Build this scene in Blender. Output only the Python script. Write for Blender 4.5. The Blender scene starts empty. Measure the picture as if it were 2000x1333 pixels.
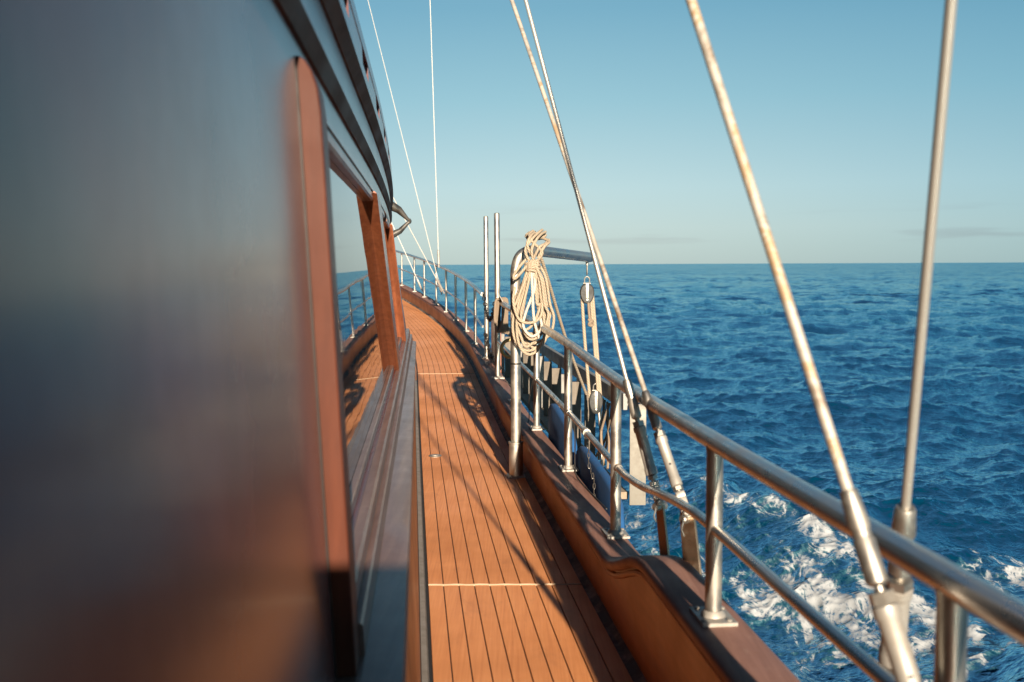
import bpy, math, random
import numpy as np
from mathutils import Vector, Matrix
random.seed(7)
rad = math.radians
scene = bpy.context.scene

# ------------------------------------------------------------------ camera
cam_d = bpy.data.cameras.new('camera')
cam = bpy.data.objects.new('camera', cam_d)
scene.collection.objects.link(cam)
cam_d.sensor_width = 36.0; cam_d.lens = 35.0
cam_d.clip_start = 0.05; cam_d.clip_end = 90000
cam.location = (0, 0, 1.5)
cam.rotation_mode = 'QUATERNION'
_pitch = math.atan(149.5/1944.0)
cam.rotation_quaternion = (Matrix.Rotation(rad(90) - _pitch, 4, 'X') @ Matrix.Rotation(-rad(0.235), 4, 'Z')).to_quaternion()
cam_d.dof.use_dof = True
cam_d.dof.focus_distance = 7.6
cam_d.dof.aperture_fstop = 3.6
scene.camera = cam

# ------------------------------------------------------------------ light
SUN_EL = 17.0
SUN_AZ_VEC = Vector((0.153, -0.988))          # horizontal direction towards the sun (astern)
sun_d = bpy.data.lights.new('sun', 'SUN'); sun_d.energy = 5.0; sun_d.angle = rad(0.53); sun_d.color = (1.0, 0.84, 0.66)
sun = bpy.data.objects.new('sun', sun_d); scene.collection.objects.link(sun)
_sd = Vector((SUN_AZ_VEC.x*math.cos(rad(SUN_EL)), SUN_AZ_VEC.y*math.cos(rad(SUN_EL)), math.sin(rad(SUN_EL))))
sun.rotation_mode = 'QUATERNION'; sun.rotation_quaternion = _sd.to_track_quat('Z', 'Y')
sun.location = (0, -20, 20)

world = bpy.data.worlds.new('World'); scene.world = world; world.use_nodes = True
wt = world.node_tree; wt.nodes.clear()
wo = wt.nodes.new('ShaderNodeOutputWorld'); bg = wt.nodes.new('ShaderNodeBackground')
sky = wt.nodes.new('ShaderNodeTexSky'); sky.sky_type = 'NISHITA'; sky.sun_disc = False
sky.sun_elevation = rad(SUN_EL); sky.sun_rotation = math.atan2(SUN_AZ_VEC.x, SUN_AZ_VEC.y)
sky.air_density = 1.0; sky.dust_density = 0.35; sky.ozone_density = 3.0; sky.altitude = 0
bg.inputs['Strength'].default_value = 0.05
def wn(t, **k):
    n = wt.nodes.new(t)
    for a, b in k.items(): setattr(n, a, b)
    return n
WL = wt.links.new
tint = wn('ShaderNodeMix', data_type='RGBA', blend_type='MULTIPLY'); tint.inputs[0].default_value = 1.0
WL(sky.outputs[0], tint.inputs[6]); tint.inputs[7].default_value = (0.66, 0.78, 0.72, 1)
# low summer haze: pale blue-grey towards the horizon all the way round
tc = wn('ShaderNodeTexCoord'); sx = wn('ShaderNodeSeparateXYZ'); WL(tc.outputs['Generated'], sx.inputs[0])
hz = wn('ShaderNodeValToRGB'); WL(sx.outputs[2], hz.inputs[0])
_st = [(0.0, (.48, .585, .58)), (0.035, (.535, .65, .655)), (0.075, (.505, .665, .70)), (0.16, (.314, .546, .631)), (0.243, (.188, .418, .546)), (0.45, (.10, .27, .42))]
while len(hz.color_ramp.elements) < len(_st): hz.color_ramp.elements.new(0.5)
for e_, (p_, c_) in zip(hz.color_ramp.elements, _st): e_.position = p_; e_.color = (*c_, 1)
hs_ = wn('ShaderNodeVectorMath', operation='SCALE'); WL(hz.outputs[0], hs_.inputs[0]); hs_.inputs[3].default_value = 8.1
hf = wn('ShaderNodeMapRange', interpolation_type='SMOOTHSTEP')
for i_, v_ in ((1, 0.20), (2, 0.55), (3, 0.85), (4, 0.0)): hf.inputs[i_].default_value = v_
WL(sx.outputs[2], hf.inputs[0])
tint2 = wn('ShaderNodeMix', data_type='RGBA'); WL(hf.outputs[0], tint2.inputs[0]); WL(tint.outputs[2], tint2.inputs[6]); WL(hs_.outputs[0], tint2.inputs[7])
# the sky deepens away from the sun's axis, abeam of the boat
xf = wn('ShaderNodeMath', operation='ABSOLUTE'); WL(sx.outputs[0], xf.inputs[0])
xr = wn('ShaderNodeMapRange', interpolation_type='SMOOTHSTEP'); xr.inputs[1].default_value = 0.0; xr.inputs[2].default_value = 0.95; WL(xf.outputs[0], xr.inputs[0])
tint = wn('ShaderNodeMix', data_type='RGBA', blend_type='MULTIPLY'); WL(xr.outputs[0], tint.inputs[0]); WL(tint2.outputs[2], tint.inputs[6]); tint.inputs[7].default_value = (0.44, 0.68, 0.80, 1)
# thin far cloud bands low above the horizon
mp = wn('ShaderNodeMapping'); mp.inputs['Scale'].default_value = (3.2, 3.2, 46.0); mp.inputs['Location'].default_value = (1.35, 2.1, 0.35)
WL(tc.outputs['Generated'], mp.inputs[0])
nz = wn('ShaderNodeTexNoise'); nz.inputs['Scale'].default_value = 1.6; nz.inputs['Detail'].default_value = 5; nz.inputs['Roughness'].default_value = 0.5
WL(mp.outputs[0], nz.inputs[0])
r1 = wn('ShaderNodeMapRange', interpolation_type='SMOOTHSTEP'); r1.inputs[1].default_value = 0.53; r1.inputs[2].default_value = 0.70
WL(nz.outputs[0], r1.inputs[0])
r2 = wn('ShaderNodeMapRange', interpolation_type='SMOOTHSTEP'); r2.inputs[1].default_value = 0.014; r2.inputs[2].default_value = 0.028; WL(sx.outputs[2], r2.inputs[0])
r3 = wn('ShaderNodeMapRange', interpolation_type='SMOOTHSTEP'); r3.inputs[1].default_value = 0.062; r3.inputs[2].default_value = 0.040; WL(sx.outputs[2], r3.inputs[0])
m1 = wn('ShaderNodeMath', operation='MULTIPLY'); WL(r1.outputs[0], m1.inputs[0]); WL(r2.outputs[0], m1.inputs[1])
m2 = wn('ShaderNodeMath', operation='MULTIPLY'); WL(m1.outputs[0], m2.inputs[0]); WL(r3.outputs[0], m2.inputs[1])
m3 = wn('ShaderNodeMath', operation='MULTIPLY'); WL(m2.outputs[0], m3.inputs[0]); m3.inputs[1].default_value = 0.55
cm = wn('ShaderNodeMix', data_type='RGBA', blend_type='MULTIPLY'); WL(m3.outputs[0], cm.inputs[0]); WL(tint.outputs[2], cm.inputs[6]); cm.inputs[7].default_value = (0.78, 0.72, 0.74, 1)
WL(cm.outputs[2], bg.inputs[0]); WL(bg.outputs[0], wo.inputs[0])

scene.view_settings.view_transform = 'Standard'; scene.view_settings.look = 'None'
scene.view_settings.exposure = 1.4; scene.view_settings.gamma = 1.0; scene.view_settings.use_curve_mapping = False
scene.render.engine = 'CYCLES'
scene.cycles.max_bounces = 8; scene.cycles.caustics_reflective = False; scene.cycles.caustics_refractive = False

# ------------------------------------------------------------------ helpers
col = scene.collection
def link(name, me, mat=None, parent=None, smooth=False, **props):
    o = bpy.data.objects.new(name, me); col.objects.link(o)
    if mat is not None and not me.materials: me.materials.append(mat)
    if smooth:
        me.polygons.foreach_set('use_smooth', [True]*len(me.polygons))
    if parent is not None: o.parent = parent
    for k, v in props.items(): o[k] = v
    return o
def tag(o, label, cat, group=None):
    o['label'] = label; o['category'] = cat
    if group: o['group'] = group
    return o
def thing(name, label, cat, loc=(0, 0, 0), group=None):
    o = bpy.data.objects.new(name, None); col.objects.link(o); o.location = loc
    o.empty_display_size = 0.1
    return tag(o, label, cat, group)
def P(s, lat, z):            # boat coordinates (metres forward, metres to starboard, height) to world
    return Vector((lat - 0.1*s - 0.0098*max(0.0, s-12.5)**2, s, z))
def sheer(s): return 0.0149*max(0.0, s-8.0)**1.44
def sm(a, b, x):
    t = min(1, max(0, (x-a)/(b-a))); return t*t*(3-2*t)
def capz(s): return 0.49 - 0.19*sm(3.3, 4.05, s) + sheer(s)

class MB:
    """collects geometry for one mesh object"""
    def __init__(self): self.v, self.f, self.uv = [], [], []
    def add(self, vs, fs, uvs=None):
        b = len(self.v); self.v += [tuple(v) for v in vs]
        for i, f in enumerate(fs):
            self.f.append(tuple(b+j for j in f))
            self.uv.append(uvs[i] if uvs else None)
    def box(self, c, size, rot=None):
        hx, hy, hz = size[0]/2, size[1]/2, size[2]/2
        pts = [Vector((x*hx, y*hy, z*hz)) for x in (-1, 1) for y in (-1, 1) for z in (-1, 1)]
        if rot is not None: pts = [rot @ p for p in pts]
        pts = [p + Vector(c) for p in pts]
        self.add(pts, [(0,1,3,2),(4,6,7,5),(0,4,5,1),(2,3,7,6),(0,2,6,4),(1,5,7,3)])
    def tube(self, pts, r, segs=12, closed=False, caps=True, twist0=0.0):
        pts = [Vector(p) for p in pts]; n = len(pts)
        rr = r if isinstance(r, (list, tuple)) else [r]*n
        T = []
        for i in range(n):
            a = pts[(i-1) % n] if (closed or i > 0) else pts[i]
            b = pts[(i+1) % n] if (closed or i < n-1) else pts[i]
            d = (b-a); T.append(d.normalized() if d.length > 1e-9 else (T[-1] if T else Vector((0,0,1))))
        up = Vector((0, 0, 1)) if abs(T[0].z) < 0.9 else Vector((0, 1, 0))
        N = (up - T[0]*up.dot(T[0])).normalized()
        vs, L, dist = [], [0.0], 0.0
        frames = []
        for i in range(n):
            if i > 0:
                N = (N - T[i]*N.dot(T[i])).normalized(); dist += (pts[i]-pts[i-1]).length; L.append(dist)
            frames.append((N.copy(), T[i].cross(N)))
        for i in range(n):
            Nn, B = frames[i]
            for k in range(segs):
                a = 2*math.pi*k/segs + twist0
                vs.append(pts[i] + (Nn*math.cos(a) + B*math.sin(a))*rr[i])
        fs, us = [], []
        m = n if closed else n-1
        for i in range(m):
            j = (i+1) % n
            l0 = L[i]; l1 = L[j] if j else L[-1] + (pts[0]-pts[-1]).length
            for k in range(segs):
                k2 = (k+1) % segs
                fs.append((i*segs+k, i*segs+k2, j*segs+k2, j*segs+k))
                us.append([(k/segs, l0), ((k+1)/segs, l0), ((k+1)/segs, l1), (k/segs, l1)])
        if caps and not closed:
            fs.append(tuple(range(segs-1, -1, -1))); us.append([(0, 0)]*segs)
            fs.append(tuple((n-1)*segs+k for k in range(segs))); us.append([(0, 0)]*segs)
        self.add(vs, fs, us)
    def build(self, name, mat, parent=None, smooth=True, angle=40, bevel=0, **props):
        me = bpy.data.meshes.new(name); me.from_pydata(self.v, [], self.f)
        if any(u is not None for u in self.uv):
            uvl = me.uv_layers.new(name='UVMap'); flat = []
            for f, u in zip(self.f, self.uv):
                for q in (u or [(0, 0)]*len(f)): flat += [q[0], q[1]]
            uvl.data.foreach_set('uv', flat)
        me.update()
        if bevel:
            import bmesh
            bm = bmesh.new(); bm.from_mesh(me)
            bmesh.ops.remove_doubles(bm, verts=bm.verts, dist=1e-5)
            bmesh.ops.recalc_face_normals(bm, faces=bm.faces)
            es = [e for e in bm.edges if len(e.link_faces) == 2 and e.calc_face_angle(0) > 0.6]
            bmesh.ops.bevel(bm, geom=es, offset=bevel, segments=2, affect='EDGES', profile=0.6, clamp_overlap=True)
            bm.to_mesh(me); bm.free()
        if smooth: me.shade_smooth() if hasattr(me, 'shade_smooth') else None
        if smooth and hasattr(me, 'set_sharp_from_angle'): me.set_sharp_from_angle(angle=rad(angle))
        return link(name, me, mat, parent, **props)

def catmull(pts, per=8, closed=False):
    pts = [Vector(p) for p in pts]; n = len(pts); out = []
    rng = n if closed else n-1
    for i in range(rng):
        if closed: p0, p1, p2, p3 = pts[(i-1) % n], pts[i], pts[(i+1) % n], pts[(i+2) % n]
        else: p0, p1, p2, p3 = pts[max(i-1, 0)], pts[i], pts[i+1], pts[min(i+2, n-1)]
        for k in range(per):
            t = k/per
            out.append(0.5*((2*p1) + (p2-p0)*t + (2*p0-5*p1+4*p2-p3)*t*t + (3*p1-p0-3*p2+p3)*t**3))
    if not closed: out.append(pts[-1])
    return out
def loft(rows):              # rows: equal-length lists of points (a closed section), capped at both ends
    m = MB(); n = len(rows[0]); vs = [p for r in rows for p in r]; fs = []
    for i in range(len(rows)-1):
        for k in range(n):
            k2 = (k+1) % n
            fs.append((i*n+k, (i+1)*n+k, (i+1)*n+k2, i*n+k2))
    fs.append(tuple(range(n))); fs.append(tuple((len(rows)-1)*n + k for k in range(n-1, -1, -1)))
    m.add(vs, fs); return m
def srange(a, b, step):
    n = max(1, int(math.ceil((b-a)/step))); return [a + (b-a)*i/n for i in range(n+1)]

# ------------------------------------------------------------------ materials
def mat(name):
    m = bpy.data.materials.new(name); m.use_nodes = True; nt = m.node_tree
    b = nt.nodes['Principled BSDF']
    class K: pass
    k = K(); k.m, k.nt, k.b = m, nt, b
    def n(t, **kw):
        x = nt.nodes.new(t)
        for a, c in kw.items(): setattr(x, a, c)
        return x
    def l(a, c): nt.links.new(a, c)
    k.n, k.l = n, l
    def coords(scale=(1, 1, 1), kind='Object', rot=(0, 0, 0)):
        c = n('ShaderNodeTexCoord'); mpp = n('ShaderNodeMapping'); mpp.inputs['Scale'].default_value = scale
        mpp.inputs['Rotation'].default_value = rot
        l(c.outputs[kind], mpp.inputs[0]); return mpp.outputs[0]
    def noise(vec, scale=1, detail=4, rough=0.5, dist=0):
        x = n('ShaderNodeTexNoise'); x.inputs['Scale'].default_value = scale; x.inputs['Detail'].default_value = detail
        x.inputs['Roughness'].default_value = rough; x.inputs['Distortion'].default_value = dist
        l(vec, x.inputs['Vector']); return x.outputs[0]
    def ramp(fac, stops):
        x = n('ShaderNodeValToRGB'); e = x.color_ramp.elements
        while len(e) < len(stops): e.new(0.5)
        for el, (p, c) in zip(e, stops):
            el.position = p; el.color = c if len(c) == 4 else (*c, 1)
        l(fac, x.inputs[0]); return x.outputs[0]
    def rng(fac, a, c, lo=0, hi=1):
        x = n('ShaderNodeMapRange'); x.interpolation_type = 'SMOOTHSTEP'
        for i, v in ((1, a), (2, c), (3, lo), (4, hi)): x.inputs[i].default_value = v
        l(fac, x.inputs[0]); return x.outputs[0]
    def mix(fac, a, c, blend='MIX'):
        x = n('ShaderNodeMix', data_type='RGBA', blend_type=blend)
        for idx, v in ((0, fac), (6, a), (7, c)):
            if isinstance(v, (int, float)): x.inputs[idx].default_value = v
            elif isinstance(v, tuple): x.inputs[idx].default_value = v if len(v) == 4 else (*v, 1)
            else: l(v, x.inputs[idx])
        return x.outputs[2]
    def math_(op, a, c=None):
        x = n('ShaderNodeMath', operation=op)
        for i, v in enumerate((a, c)):
            if v is None: continue
            if isinstance(v, (int, float)): x.inputs[i].default_value = v
            else: l(v, x.inputs[i])
        return x.outputs[0]
    def bump(h, strength=0.2, dist=0.01, prev=None):
        x = n('ShaderNodeBump'); x.inputs['Strength'].default_value = strength; x.inputs['Distance'].default_value = dist
        l(h, x.inputs['Height'])
        if prev is not None: l(prev, x.inputs['Normal'])
        return x.outputs[0]
    k.coords, k.noise, k.ramp, k.rng, k.mix, k.math, k.bump = coords, noise, ramp, rng, mix, math_, bump
    def setp(**kw):
        for a, v in kw.items():
            i = b.inputs[a.replace('_', ' ')]
            if isinstance(v, (int, float)): i.default_value = v
            elif isinstance(v, tuple): i.default_value = v if len(v) == 4 else (*v, 1)
            else: l(v, i)
    k.set = setp
    return k

def m_deck():
    k = mat('teak_deck')
    g = k.noise(k.coords((90, 2.2, 20)), 1.0, 5, 0.6)
    big = k.noise(k.coords((1, 1, 1)), 1.3, 4, 0.6)
    c = k.ramp(g, [(0.30, (0.51, 0.19, 0.062)), (0.5, (0.60, 0.238, 0.080)), (0.72, (0.67, 0.285, 0.106))])
    c = k.mix(k.rng(big, 0.35, 0.7, 0, 0.45), c, (0.30, 0.105, 0.034))
    oi = k.n('ShaderNodeObjectInfo')
    c = k.mix(k.rng(oi.outputs['Random'], 0, 1, 0, 0.22), c, (0.52, 0.22, 0.085))
    sp = k.noise(k.coords((1, 1, 1)), 60, 3, 0.7)
    c = k.mix(k.rng(sp, 0.66, 0.75, 0, 0.35), c, (0.62, 0.42, 0.25))
    st = k.noise(k.coords((1, 0.45, 1)), 7, 5, 0.65, 0.6)
    c = k.mix(k.rng(st, 0.55, 0.78, 0, 0.35), c, (0.22, 0.085, 0.035))
    k.set(Base_Color=c, Roughness=k.rng(big, 0.3, 0.7, 0.48, 0.66), Normal=k.bump(g, 0.25, 0.0015))
    return k.m
def m_wood(name, c1, c2, c3, rough=0.4, coat=0.0, scale=(26, 2.0, 26), dirt=0.0, dirtc=(0.45, 0.40, 0.34), coatr=0.12, wear=0.25):
    k = mat(name)
    g = k.noise(k.coords(scale), 1.0, 6, 0.62, 0.4)
    c = k.ramp(g, [(0.28, c1), (0.5, c2), (0.74, c3)])
    big = k.noise(k.coords((1, 1, 1)), 2.4, 5, 0.6)
    c = k.mix(k.rng(big, 0.42, 0.75, 0, wear), c, tuple(0.55*x for x in c1))
    if dirt:
        d = k.noise(k.coords((1, 1, 1)), 14, 7, 0.72)
        c = k.mix(k.rng(d, 0.56, 0.72, 0, dirt), c, dirtc)
        sc = k.noise(k.coords((1, 0.18, 1)), 48, 4, 0.6)
        c = k.mix(k.rng(sc, 0.64, 0.74, 0, dirt*0.8), c, dirtc)
    k.set(Base_Color=c, Roughness=k.rng(big, 0.3, 0.7, rough*0.85, min(1, rough*1.25)), Normal=k.bump(g, 0.12, 0.002))
    k.b.inputs['Coat Weight'].default_value = coat; k.b.inputs['Coat Roughness'].default_value = coatr
    return k.m
def m_steel(name, base=(0.62, 0.585, 0.54), rough=0.24, weather=0.35):
    k = mat(name)
    n1 = k.noise(k.coords((9, 9, 9)), 1.0, 5, 0.6)
    n2 = k.noise(k.coords((150, 150, 25)), 1.0, 3, 0.5)
    sp = k.noise(k.coords((1, 1, 1)), 38, 6, 0.7)
    c = k.mix(k.rng(n1, 0.4, 0.75, 0, weather), base, (0.42, 0.35, 0.27))
    c = k.mix(k.rng(sp, 0.60, 0.70, 0, weather*0.7), c, (0.70, 0.66, 0.58))
    c = k.mix(k.rng(sp, 0.36, 0.28, 0, weather*0.6), c, (0.26, 0.17, 0.10))
    rr = k.math('ADD', k.rng(n1, 0.3, 0.75, rough*0.75, rough*1.45), k.rng(sp, 0.5, 0.75, 0, 0.1))
    k.set(Base_Color=c, Metallic=0.95, Roughness=rr, Normal=k.bump(n1, 0.03, 0.002))
    return k.m
def m_rope(name, a=(0.62, 0.52, 0.38), b_=(0.40, 0.31, 0.20), braid=160):
    k = mat(name)
    tcn = k.n('ShaderNodeTexCoord')
    mpp = k.n('ShaderNodeMapping'); mpp.inputs['Scale'].default_value = (1.0, braid/2.0, 1); k.l(tcn.outputs['UV'], mpp.inputs[0])
    sep = k.n('ShaderNodeSeparateXYZ'); k.l(mpp.outputs[0], sep.inputs[0])
    tw = k.math('ADD', k.math('MULTIPLY', sep.outputs[0], 3.0), sep.outputs[1])
    h = k.math('ABSOLUTE', k.math('SINE', k.math('MULTIPLY', tw, math.pi)))
    n1 = k.noise(k.coords((1, 1, 1)), 30, 4, 0.6)
    c = k.mix(k.rng(h, 0.0, 0.6), b_, a)
    c = k.mix(k.rng(n1, 0.45, 0.7, 0, 0.45), c, tuple(0.72*x for x in a))
    k.set(Base_Color=c, Roughness=0.85, Normal=k.bump(h, 0.7, 0.0025))
    return k.m
def m_plain(name, c, rough=0.5, metal=0.0, var=0.3, dark=None, sc=9, bump=0.1):
    k = mat(name)
    n1 = k.noise(k.coords((1, 1, 1)), sc, 6, 0.65)
    cc = k.mix(k.rng(n1, 0.4, 0.72, 0, var), c, dark or tuple(0.5*x for x in c))
    k.set(Base_Color=cc, Roughness=k.rng(n1, 0.3, 0.7, rough*0.85, min(1, rough*1.2)), Metallic=metal, Normal=k.bump(n1, bump, 0.003))
    return k.m

M = {}
M['deck'] = m_deck()
M['caulk'] = m_plain('black_caulking', (0.012, 0.010, 0.009), 0.7)
M['joint'] = m_plain('cream_joint', (0.40, 0.29, 0.19), 0.7)
M['bulwark'] = m_wood('bulwark_varnish', (0.19, 0.062, 0.018), (0.26, 0.088, 0.026), (0.33, 0.12, 0.038), 0.42, 0.15, (4, 3.0, 30), 0.28, (0.34, 0.22, 0.14), 0.3, wear=0.5)
M['cap'] = m_wood('weathered_cap_varnish', (0.15, 0.068, 0.047), (0.21, 0.102, 0.072), (0.28, 0.145, 0.105), 0.62, 0.0, (30, 2.0, 30), 0.35, (0.30, 0.20, 0.15))
M['gutter'] = m_plain('grimy_waterway', (0.025, 0.015, 0.010), 0.8, 0, 1.0, (0.24, 0.20, 0.165), 6, 0.8)
M['crust'] = m_plain('salty_sealant', (0.22, 0.15, 0.10), 0.85, 0, 0.9, (0.42, 0.37, 0.31), 30, 0.8)
M['cabin'] = m_wood('mahogany_varnish', (0.075, 0.022, 0.022), (0.095, 0.028, 0.027), (0.115, 0.035, 0.032), 0.5, 0.85, (9, 9, 0.7), 0, coatr=0.19, wear=0.12)
M['cabin'].node_tree.nodes['Principled BSDF'].inputs['Specular IOR Level'].default_value = 0.15
M['trim'] = m_wood('mahogany_trim', (0.15, 0.042, 0.018), (0.22, 0.066, 0.028), (0.29, 0.095, 0.042), 0.40, 0.5, (30, 30, 1.2), 0.12, (0.40, 0.22, 0.13), 0.2)
M['postwood'] = m_wood('post_wood', (0.045, 0.012, 0.006), (0.070, 0.019, 0.009), (0.105, 0.030, 0.014), 0.5, 0.10, (22, 22, 1.6), 0.10, (0.16, 0.08, 0.05), 0.25)
M['postwood'].node_tree.nodes['Principled BSDF'].inputs['Specular IOR Level'].default_value = 0.2
M['mould'] = m_wood('dark_moulding', (0.045, 0.016, 0.009), (0.070, 0.026, 0.015), (0.105, 0.040, 0.024), 0.6, 0.0, (22, 3, 22), 0)
M['mould'].node_tree.nodes['Principled BSDF'].inputs['Specular IOR Level'].default_value = 0.12
M['ledge'] = m_wood('weathered_ledge', (0.11, 0.055, 0.04), (0.15, 0.082, 0.062), (0.20, 0.12, 0.092), 0.50, 0.45, (30, 2, 30), 0.22, (0.30, 0.23, 0.19), 0.2)
M['greytrim'] = m_plain('grey_margin', (0.20, 0.18, 0.155), 0.55, 0, 0.5, (0.10, 0.085, 0.07), 14)
M['steel'] = m_steel('stainless_rail', (0.50, 0.48, 0.455), 0.30, 0.10)
M['steel2'] = m_steel('stainless_post', (0.38, 0.355, 0.315), 0.46, 0.30)
M['fitting'] = m_steel('stainless_fitting', (0.36, 0.335, 0.295), 0.48, 0.25)
M['galv'] = m_plain('dull_alloy', (0.34, 0.32, 0.285), 0.5, 0.45, 0.6, (0.22, 0.19, 0.15), 24)
M['darksteel'] = m_plain('dark_bronze', (0.12, 0.11, 0.095), 0.4, 0.6)
M['rope'] = m_rope('cream_rope', (0.345, 0.28, 0.20), (0.14, 0.105, 0.07), 85); M['rope_white'] = m_rope('white_rope', (0.46, 0.42, 0.35), (0.34, 0.29, 0.22), 100)
M['rope_old'] = m_rope('greybrown_rope', (0.24, 0.18, 0.125), (0.13, 0.095, 0.065), 150)
M['blockgrey'] = m_plain('grey_block_plastic', (0.020, 0.020, 0.018), 0.6, 0, 0.4, (0.045, 0.042, 0.036), 20)
M['blue'] = m_plain('blue_padding', (0.004, 0.070, 0.21), 0.8, 0, 0.7, (0.003, 0.04, 0.12), 5)
M['alloy_board'] = m_plain('aluminium_board', (0.20, 0.195, 0.18), 0.55, 0.3, 0.5, (0.13, 0.115, 0.095), 7)
M['tread'] = m_wood('weathered_tread', (0.085, 0.068, 0.05), (0.13, 0.108, 0.083), (0.175, 0.148, 0.118), 0.7, 0, (10, 10, 2), 0.3, (0.24, 0.2, 0.15))
M['beige'] = m_plain('worn_beige_board', (0.25, 0.195, 0.135), 0.75, 0, 0.6, (0.15, 0.115, 0.08), 12)
M['beige2'] = m_plain('pale_end_plate', (0.20, 0.185, 0.155), 0.6, 0.2, 0.5, (0.15, 0.135, 0.11), 12)
M['hull'] = m_plain('white_hull_paint', (0.50, 0.52, 0.53), 0.35, 0, 0.2, (0.4, 0.4, 0.38), 3)
M['wire_bright'] = m_plain('bright_wire', (0.62, 0.58, 0.50), 0.5, 0.2, 0.3)
M['yellow'] = m_plain('pale_yellow_hose', (0.42, 0.34, 0.13), 0.5, 0, 0.3)
M['black'] = m_plain('black_iron', (0.02, 0.018, 0.016), 0.5, 0.2)
def m_glass():
    k = mat('dark_interior_pane')
    n1 = k.noise(k.coords((1, 1, 1)), 5, 6, 0.7)
    n2 = k.noise(k.coords((1, 1, 1)), 2.2, 2, 0.5)
    k.set(Base_Color=(0.012, 0.012, 0.013), Roughness=k.rng(n1, 0.52, 0.78, 0.012, 0.10), Normal=k.bump(n2, 0.05, 0.01))  # near-black base paints in the dark cabin interior; the pane is opaque
    k.b.inputs['IOR'].default_value = 1.62
    return k.m
M['glass'] = m_glass()
def m_worn_wire():
    k = mat('worn_shroud_sleeve')
    n1 = k.noise(k.coords((5, 5, 6)), 1.0, 5, 0.7, 0.5)
    c = k.ramp(n1, [(0.36, (0.13, 0.085, 0.05)), (0.44, (0.25, 0.22, 0.18)), (0.52, (0.36, 0.335, 0.29)), (0.59, (0.30, 0.20, 0.11)), (0.62, (0.38, 0.345, 0.28))])
    k.set(Base_Color=c, Roughness=0.5, Metallic=0.15)
    return k.m
M['wornwire'] = m_worn_wire()
def m_wire():
    k = mat('stranded_wire')
    tcn = k.n('ShaderNodeTexCoord'); sep = k.n('ShaderNodeSeparateXYZ'); k.l(tcn.outputs['UV'], sep.inputs[0])
    tw = k.math('ADD', k.math('MULTIPLY', sep.outputs[0], 4.0), k.math('MULTIPLY', sep.outputs[1], 150.0))
    h = k.math('ABSOLUTE', k.math('SINE', k.math('MULTIPLY', tw, math.pi)))
    c = k.mix(h, (0.32, 0.30, 0.26), (0.45, 0.43, 0.385))
    k.set(Base_Color=c, Roughness=0.38, Metallic=0.6, Normal=k.bump(h, 0.3, 0.0012))
    return k.m
M['wire'] = m_wire()

# ------------------------------------------------------------------ sea
SEA_Z = -1.4; EYE = 1.5 - SEA_Z
def tile(N, L, seed, kmin, kmax, rms, wdir, slope=3.6, spread=2.0):
    rs = np.random.RandomState(seed)
    kx = np.fft.fftfreq(N, L/N)*2*np.pi
    KX, KY = np.meshgrid(kx, kx, indexing='ij'); K = np.hypot(KX, KY); K[0, 0] = 1
    cosw = (KX*wdir[0] + KY*wdir[1])/K
    S = K**(-slope)*(np.abs(cosw)**spread*0.92 + 0.08)*np.exp(-(kmin/K)**4)*np.exp(-(K/kmax)**2); S[0, 0] = 0
    A = np.sqrt(S)*(rs.randn(N, N) + 1j*rs.randn(N, N))
    h = np.fft.ifft2(A).real; sc = rms/h.std(); h *= sc
    dx = np.fft.ifft2(-1j*KX/K*A).real*sc; dy = np.fft.ifft2(-1j*KY/K*A).real*sc
    return np.stack([h, dx, dy], -1)
def samp(T, L, x, y):
    N = T.shape[0]; u = (x/L % 1)*N; v = (y/L % 1)*N
    i = np.floor(u).astype(int); j = np.floor(v).astype(int); fu = (u-i)[..., None]; fv = (v-j)[..., None]
    i %= N; j %= N; i2 = (i+1) % N; j2 = (j+1) % N
    return T[i, j]*(1-fu)*(1-fv) + T[i2, j]*fu*(1-fv) + T[i, j2]*(1-fu)*fv + T[i2, j2]*fu*fv
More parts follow.
